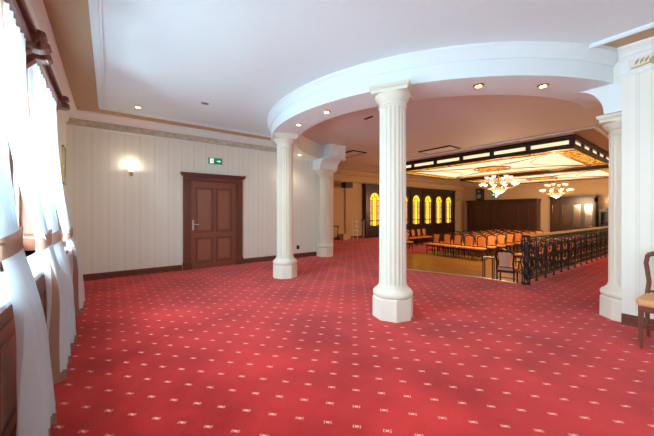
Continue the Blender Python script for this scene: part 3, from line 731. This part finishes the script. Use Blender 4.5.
# ------------------------------------------------------------------ chandeliers
def chandelier(loc, label):
    t = thing('chandelier', label, 'chandelier', loc, 0, 'brass chandeliers')   # origin at the top
    bm = B(); lathe(bm, [(.07, -.001), (.065, -.03), (.02, -.06), (.01, -.10)], n=16); tube(bm, [(0, 0, -.08), (0, 0, -.30)], .008, 6)
    lathe(bm, [(.01, -.28), (.05, -.33), (.02, -.38), (.035, -.42), (.015, -.46), (.05, -.52), (.07, -.56), (.04, -.62), (.03, -.70), (.06, -.74), (.05, -.8), (.02, -.86)], n=16)
    obj('stem', bm, 'brass', t, smooth=True)
    for n, r, z, zr in ((10, .60, -.62, -.70), (6, .40, -.36, -.45)):
        for k in range(n):
            a = 2 * pi * k / n; bm = B()
            prof = [(.04, zr), (r * .35, zr - .06), (r * .7, zr - .07), (r * .95, zr), (r, z - .04)]
            tube(bm, [(q[0] * cos(a), q[0] * sin(a), q[1]) for q in prof], .011, 6)
            lathe(bm, [(.012, z - .05), (.04, z - .035), (.03, z - .03)], r * cos(a), r * sin(a), 10)
            ar = obj('arm', bm, 'brass', t, smooth=True)
            bm = B(); lathe(bm, [(.025, z - .03), (.05, z - .01), (.065, z + .03), (.085, z + .06), (.08, z + .06), (.03, z)], r * cos(a), r * sin(a), 12); obj('glass_shade', bm, 'shadeon', ar, smooth=True)
    bm = B(); lathe(bm, [(.26, -.76), (.25, -.82), (.19, -.89), (.10, -.94), (.02, -.96)], n=24); obj('glass_bowl', bm, 'bowlon', t, smooth=True)
    bm = B(); lathe(bm, [(.02, -.955), (.03, -.975), (.005, -1.0)], n=12); tube(bm, [(.27 * cos(a * pi / 12), .27 * sin(a * pi / 12), -.755) for a in range(24)], .016, 5, close=True); obj('bowl_rim', bm, 'brass', t, smooth=True)
    L = bpy.data.lights.new('chandelier_glow', 'POINT'); L.energy = 230; L.color = (1, .66, .38); L.shadow_soft_size = .35
    o = bpy.data.objects.new('chandelier_light', L); C.objects.link(o); o.parent = t; o.location = (0, 0, -1.15)
    return t
chandelier((12.0, 5.0, ZH - .365), 'nearer brass chandelier with two tiers of lit glass cups and an amber bowl')
chandelier((17.5, 4.66, ZH - .365), 'farther brass chandelier with lit glass cups in front of the glazed cabinet')

# ------------------------------------------------------------------ chairs
def hall_chair(name, label, wood, up, seatm, loc, rz, group, arms=False, glossyback=False):
    """faces -Y in local space"""
    t = thing(name, label, 'chair', loc, rz, group)
    w = .22
    bm = B()
    N = 12; top = []; bot = []
    for k in range(N + 1):
        a = -w + 2 * w * k / N; pass
    pts = [(-w, -.23), (w, -.23), (w + .01, -.10), (w - .015, .2), (-w + .015, .2), (-w - .01, -.10)]
    prism(bm, pts, .42, .485); obj('seat', bm, seatm, t, bevel=.022)
    bm = B(); prism(bm, [(-w + .01, -.21), (w - .01, -.21), (w - .02, .2), (-w + .02, .2)], .365, .42); obj('seat_rail', bm, wood, t)
    def yb(z): return .2 + max(0, z - .45) * .16
    # upholstered back pad: wider at the top, waisted
    zs = [.52 + .36 * k / 10 for k in range(11)]
    bm = B(); F = []; Bk = []
    def hw(z):
        s = (z - .52) / .36; return .10 + .045 * s ** 1.2 if s < .85 else .10 + .045 - .25 * (s - .85) ** 1.5 
    for z in zs:
        h = hw(z); F.append([bm.verts.new((h * q, yb(z) - .028 + .012 * abs(q) ** 2, z)) for q in (-1, -.6, 0, .6, 1)]); Bk.append([bm.verts.new((h * q, yb(z) + .018 - .006 * abs(q), z)) for q in (-1, -.6, 0, .6, 1)])
    for A in (F, Bk):
        for i in range(10):
            for j in range(4): bm.faces.new((A[i][j], A[i][j + 1], A[i + 1][j + 1], A[i + 1][j]))
    for i in range(10):
        for j in (0, 4): bm.faces.new((F[i][j], F[i + 1][j], Bk[i + 1][j], Bk[i][j]))
    for i in (0, 10):
        for j in range(4): bm.faces.new((F[i][j], F[i][j + 1], Bk[i][j + 1], Bk[i][j]))
    obj('backrest', bm, up, t, smooth=True)
    bm = B(); 
    for s in (-1, 1): tube(bm, [(s * .19, .19, .42), (s * .175, yb(.6), .6), (s * .20, yb(.8), .8), (s * .188, yb(.89), .89)], .022, 6)
    tube(bm, [(-.187 + .374 * k / 10, yb(.9) + .0, .885 + .055 * sin(pi * k / 10)) for k in range(11)], .027, 6)
    tube(bm, [(-.17, yb(.5), .505), (.17, yb(.5), .505)], .014, 6)
    obj('back_frame', bm, wood, t, smooth=True)
    for sx in (-1, 1):
        bm = B(); tube(bm, [(sx * .19, -.195, .40), (sx * .192, -.198, .2), (sx * .19, -.20, 0)], [.022, .018, .014], 8); obj('leg', bm, wood, t, smooth=True)
        bm = B(); tube(bm, [(sx * .185, .19, .43), (sx * .185, .20, .2), (sx * .185, .26, 0)], [.02, .018, .015], 8); obj('leg', bm, wood, t, smooth=True)
        if arms:
            bm = B(); tube(bm, [(sx * .20, yb(.68), .68), (sx * .235, .05, .67), (sx * .24, -.13, .65), (sx * .235, -.17, .60), (sx * .225, -.15, .44)], .016, 8); obj('armrest', bm, wood, t, smooth=True)
    bm = B(); tube(bm, [(-.19, -.02, .2), (.19, -.02, .2)], .01, 6)
    for sx in (-1, 1): tube(bm, [(sx * .19, -.198, .2), (sx * .185, .2, .2)], .01, 6)
    obj('stretcher', bm, wood, t)
    return t
ORD = ['first', 'second', 'third', 'fourth', 'fifth', 'sixth', 'seventh', 'eighth', 'ninth', 'tenth']
proto = None
def place(x, y, rz, label, group):
    global proto
    x += random.uniform(-.02, .02); y += random.uniform(-.015, .015); rz += random.uniform(-.03, .03)
    if proto is None:
        proto = hall_chair('banquet_chair', label, 'chairwood', 'orange', 'orange', (x, y, FL), rz, group); return proto
    return dup(proto, (x, y, FL), rz, label, group)
# local -Y faces world -X when rz = -90deg
for r in range(8):
    for k in range(5):
        place(11.72 + .88 * r, 5.6 + .505 * k, -pi / 2, 'orange-backed chair, %s from the aisle, %s row of the left block' % (ORD[k], ORD[r]), 'chairs of the left block of rows')
for r in range(8):
    for k in range(4):
        place(11.2 + .88 * r, 3.85 - .49 * k, -pi / 2, 'orange-backed chair, %s from the aisle, %s row behind the balustrade' % (ORD[k], ORD[r]), 'chairs of the right block behind the balustrade')
for k in range(5):
    place(12.95 + .53 * k, 10.2, 0, 'orange-backed chair, %s from the left below the stained glass windows' % ORD[k], 'chairs along the stained glass wall')
place(11.6, 9.0, -.6, 'single orange-backed chair just behind the front column, before the stained glass row', 'chairs along the stained glass wall')
# nearer chair seen from behind with arms
X, Y = P2(507, 7.5)
hall_chair('armchair', 'dark wood armchair with mauve back turned away, left of the balustrade end', 'chairwood', 'mauve', 'mauve', (X, Y, FL), 1.75, None, arms=True)
X, Y = P2(488.5, 7.9)
t = thing('side_table', 'small black square side table left of the armchair', 'table', (X, Y, FL), .2)
bobj('table_top', 'black', [(-.11, .11, -.13, .13, .66, .68)], t, bevel=.004)
for sx in (-.095, .095):
    for sy in (-.115, .115): bobj('leg', 'black', [(sx - .012, sx + .012, sy - .012, sy + .012, 0, .66)], t)
# chair by the right wall
hall_chair('side_chair', 'brown wooden chair with peach seat and dark glossy back against the right wall', 'midwood', 'leather', 'peach', (4.42, .25, 0), -pi / 2, None)

# ------------------------------------------------------------------ balustrade
t = thing('balustrade', 'black wrought iron scrollwork balustrade with gold top rail along the sunken hall', 'railing', (6.26, 2.12, 0), -.026)
LB = 6.6; HB = .90
bm = B(); box(bm, -.02, LB, -.03, .03, HB - .025, HB); tube(bm, [(-.02, 0, HB), (LB, 0, HB)], .024, 8); obj('top_rail', bm, 'goldrail', t)
bobj('bottom_rail', 'iron', [(0, LB, -.014, .014, .07, .095), (0, LB, -.01, .01, HB - .12, HB - .10), (0, LB, -.01, .01, HB - .05, HB - .025)], t)
def spiral(cx, cz, r0, turns, a0, sgn=1, n=26): return [(cx + r0 * (1 - .85 * k / n) * cos(a0 + sgn * turns * 2 * pi * k / n), 0, cz + r0 * (1 - .85 * k / n) * sin(a0 + sgn * turns * 2 * pi * k / n)) for k in range(n + 1)]
def scroll_panel():
    bm = B(); w = .42
    for s in (-1, 1):
        cx = s * .10
        tube(bm, spiral(cx, .24, .075, 1.4, pi / 2 * (1 + s), s), .009, 5)
        tube(bm, spiral(cx, .66, .075, 1.4, pi / 2 * (1 + s), -s), .009, 5)
        tube(bm, [(cx + s * .075, 0, .24), (s * .155, 0, .40), (s * .13, 0, .50), (cx + s * .075, 0, .66)], .010, 5)
        tube(bm, [(0, 0, .42), (s * .05, 0, .50), (s * .085, 0, .46), (s * .05, 0, .38), (0, 0, .42)], .009, 5)
        for z in (.12, .30, .56, .76): tube(bm, [(0, 0, z), (s * .035, 0, z + .03), (s * .06, 0, z + .015)], [.006, .015, .004], 5)
    tube(bm, [(0, 0, .09), (0, 0, HB - .1)], .009, 5)
    lathe(bm, [(.004, .30), (.02, .33), (.028, .36), (.012, .40), (.02, .42), (.004, .45)], n=8)
    for k in range(3): tube(bm, [(.03 * cos(a * pi / 4) + (k - 1) * .13, 0, HB - .076 + .026 * sin(a * pi / 4)) for a in range(8)], .006, 4, close=True)
    for k in range(4): tube(bm, [(.03 * cos(a * pi / 4) + (k - 1.5) * .09, 0, .128 + .03 * sin(a * pi / 4)) for a in range(8)], .006, 4, close=True)
    return bm
ps = None; npn = 14; w = LB / npn
for k in range(npn):
    x = w * (k + .5)
    if ps is None: ps = obj('scroll_panel', scroll_panel(), 'iron', t); ps.location = (x, 0, 0)
    else: c = ps.copy(); C.objects.link(c); c.parent = t; c.location = (x, 0, 0)
ps = None
for k in range(1, npn + 1):
    if ps is None:
        bm = B(); box(bm, -.012, .012, -.012, .012, 0, HB - .02); lathe(bm, [(.012, .35), (.026, .39), (.034, .45), (.024, .52), (.032, .58), (.012, .64)], n=10); lathe(bm, [(.03, 0), (.03, .015), (.014, .03)], n=10)
        ps = obj('baluster', bm, 'iron', t, loc=(w * k, 0, 0))
    else: c = ps.copy(); C.objects.link(c); c.parent = t; c.location = (w * k, 0, 0)
# ornate newel: cage of four bars with scrolls
bm = B()
for sx in (-.045, .045):
    for sy in (-.045, .045): tube(bm, [(sx, sy, 0), (sx, sy, .3), (sx * 1.5, sy * 1.5, .42), (sx, sy, .54), (sx, sy, HB)], .012, 6)
lathe(bm, [(.075, 0), (.075, .03), (.05, .05)], n=12); lathe(bm, [(.02, .1), (.05, .2), (.03, .3), (.06, .42), (.03, .54), (.05, .64), (.02, .8)], n=12)
lathe(bm, [(.07, HB - .02), (.075, HB + .01), (.04, HB + .02)], n=12)
for q in range(4):
    m = Matrix.Rotation(q * pi / 2, 3, 'Z')
    for z0, sg in ((.22, 1), (.70, -1)): tube(bm, [m @ Vector((p[0] + .02, 0, p[2])) for p in spiral(.06, z0, .05, 1.3, pi, sg)], .009, 5)
obj('newel_post', bm, 'iron', t, loc=(-.02, 0, 0))

# ------------------------------------------------------------------ far left corner of the hall
def Pz(px, D, z=0): a, b = P2(px, D); return (a, b, z)
st(bobj('trim_21', 'hallpaint', [(9.42, 9.68, YS - .09, YS, .0, 2.83), (9.38, 9.72, YS - .12, YS, 0, .16)]))
x, y, _ = Pz(332.5, 13.4)
t = thing('console_table', 'small dark console table half hidden behind the end of the back wall', 'table', (x, y, 0), .3)
bobj('table_top', 'chairwood', [(-.28, .28, -.2, .2, .68, .72)], t, bevel=.01)
for sx in (-.23, .23):
    for sy in (-.15, .15):
        bm = B(); tube(bm, [(sx, sy, 0), (sx * .95, sy * .95, .35), (sx, sy, .68)], [.014, .018, .026], 8); obj('leg', bm, 'chairwood', t)
x, y, _ = Pz(344, 14.2)
tag(bobj('cream_box', 'hallpaint', [(x - .16, x + .16, y - .16, y + .16, 0, .24), (x - .18, x + .18, y - .18, y + .18, .24, .28)], bevel=.01), 'low cream box with a lid on the red carpet below the pilaster', 'box')
x, y, _ = Pz(363.5, 14.6)
t = thing('barrier_post', 'slim grey metal stand left of the dark stained glass panelling', 'stand', (x, y, 0))
bm = B(); lathe(bm, [(.15, 0), (.15, .015), (.03, .03)], n=20); obj('base', bm, 'grey', t); bm = B(); tube(bm, [(0, 0, .02), (0, 0, .93)], .04, 10); obj('post', bm, 'grey', t, smooth=True)
bobj('head', 'black', [(-.09, .09, -.06, .06, .92, 1.0)], t)
x, y, _ = Pz(355.5, 14.4)
t = thing('wall_rack', 'pale wire magazine rack standing against the cream wall', 'rack', (x, y, 0), 0)
bm = B()
for s in (-.14, .14): tube(bm, [(s, 0, 0), (s, .05, .5), (s, .06, 1.0)], .012, 6)
obj('uprights', bm, 'moulding', t); 
for z in (.2, .42, .64, .86): bobj('shelf', 'moulding', [(-.14, .14, -.08, .05, z, z + .02)], t)
x, y = 9.35, YS
t = thing('wall_speaker', 'black speaker on a bracket high on the cream wall right of the farthest column', 'speaker', (x - .1, YS - .001, 2.62))
bobj('speaker_box', 'black', [(-.28, .18, -.62, -.28, -.1, .16)], t, bevel=.02)
bm = B(); tube(bm, [(0, 0, 0), (0, -.3, .02)], .025, 8); obj('bracket', bm, 'grey', t)

# ------------------------------------------------------------------ light
w = bpy.data.worlds.new('World'); bpy.context.scene.world = w; w.use_nodes = True
nt = w.node_tree; bg = nt.nodes['Background']
sky = nt.nodes.new('ShaderNodeTexSky'); sky.sky_type = 'HOSEK_WILKIE' if hasattr(sky, 'turbidity') else sky.sky_type
try: sky.sun_direction = (-.6, -.4, .7); sky.turbidity = 6; sky.ground_albedo = .6
except Exception: pass
mx = nt.nodes.new('ShaderNodeMix'); mx.data_type = 'RGBA'; mx.inputs['Factor'].default_value = .7; mx.inputs['B'].default_value = (.82, .93, 1.0, 1)
nt.links.new(sky.outputs[0], mx.inputs['A']); nt.links.new(mx.outputs['Result'], bg.inputs[0]); bg.inputs[1].default_value = 2.2

def area(name, loc, rot, sx, sy, e, col):
    L = bpy.data.lights.new(name, 'AREA'); L.shape = 'RECTANGLE'; L.size = sx; L.size_y = sy; L.energy = e; L.color = col
    o = bpy.data.objects.new(name, L); C.objects.link(o); o.location = loc; o.rotation_euler = rot; return o
for i, (a, b) in enumerate(WIN):
    area('window_daylight', (XL - .45, (a + b) / 2, 1.75), (0, R(-90), 0), 1.9, b - a, (80, 75, 65, 135, 200)[i], (.70, .92, 1.0))
    area('ground_bounce_daylight', (XL - .5, (a + b) / 2, 1.2), (0, R(-128), 0), 1.0, b - a, 32, (.80, .93, 1.0))

# ------------------------------------------------------------------ camera
cam = bpy.data.cameras.new('Camera'); co = bpy.data.objects.new('Camera', cam); C.objects.link(co)
cam.lens = 16.02; cam.sensor_width = 36; cam.shift_y = -6 / 654; cam.clip_start = .02
co.location = (0, 0, 1.35); co.rotation_euler = (R(90), 0, -math.atan2(.6, .8))
s = bpy.context.scene; s.camera = co
s.view_settings.view_transform = 'Standard'; s.view_settings.look = 'None'; s.view_settings.gamma = 1; s.view_settings.exposure = .50
try: s.view_settings.use_curve_mapping = False
except Exception: pass
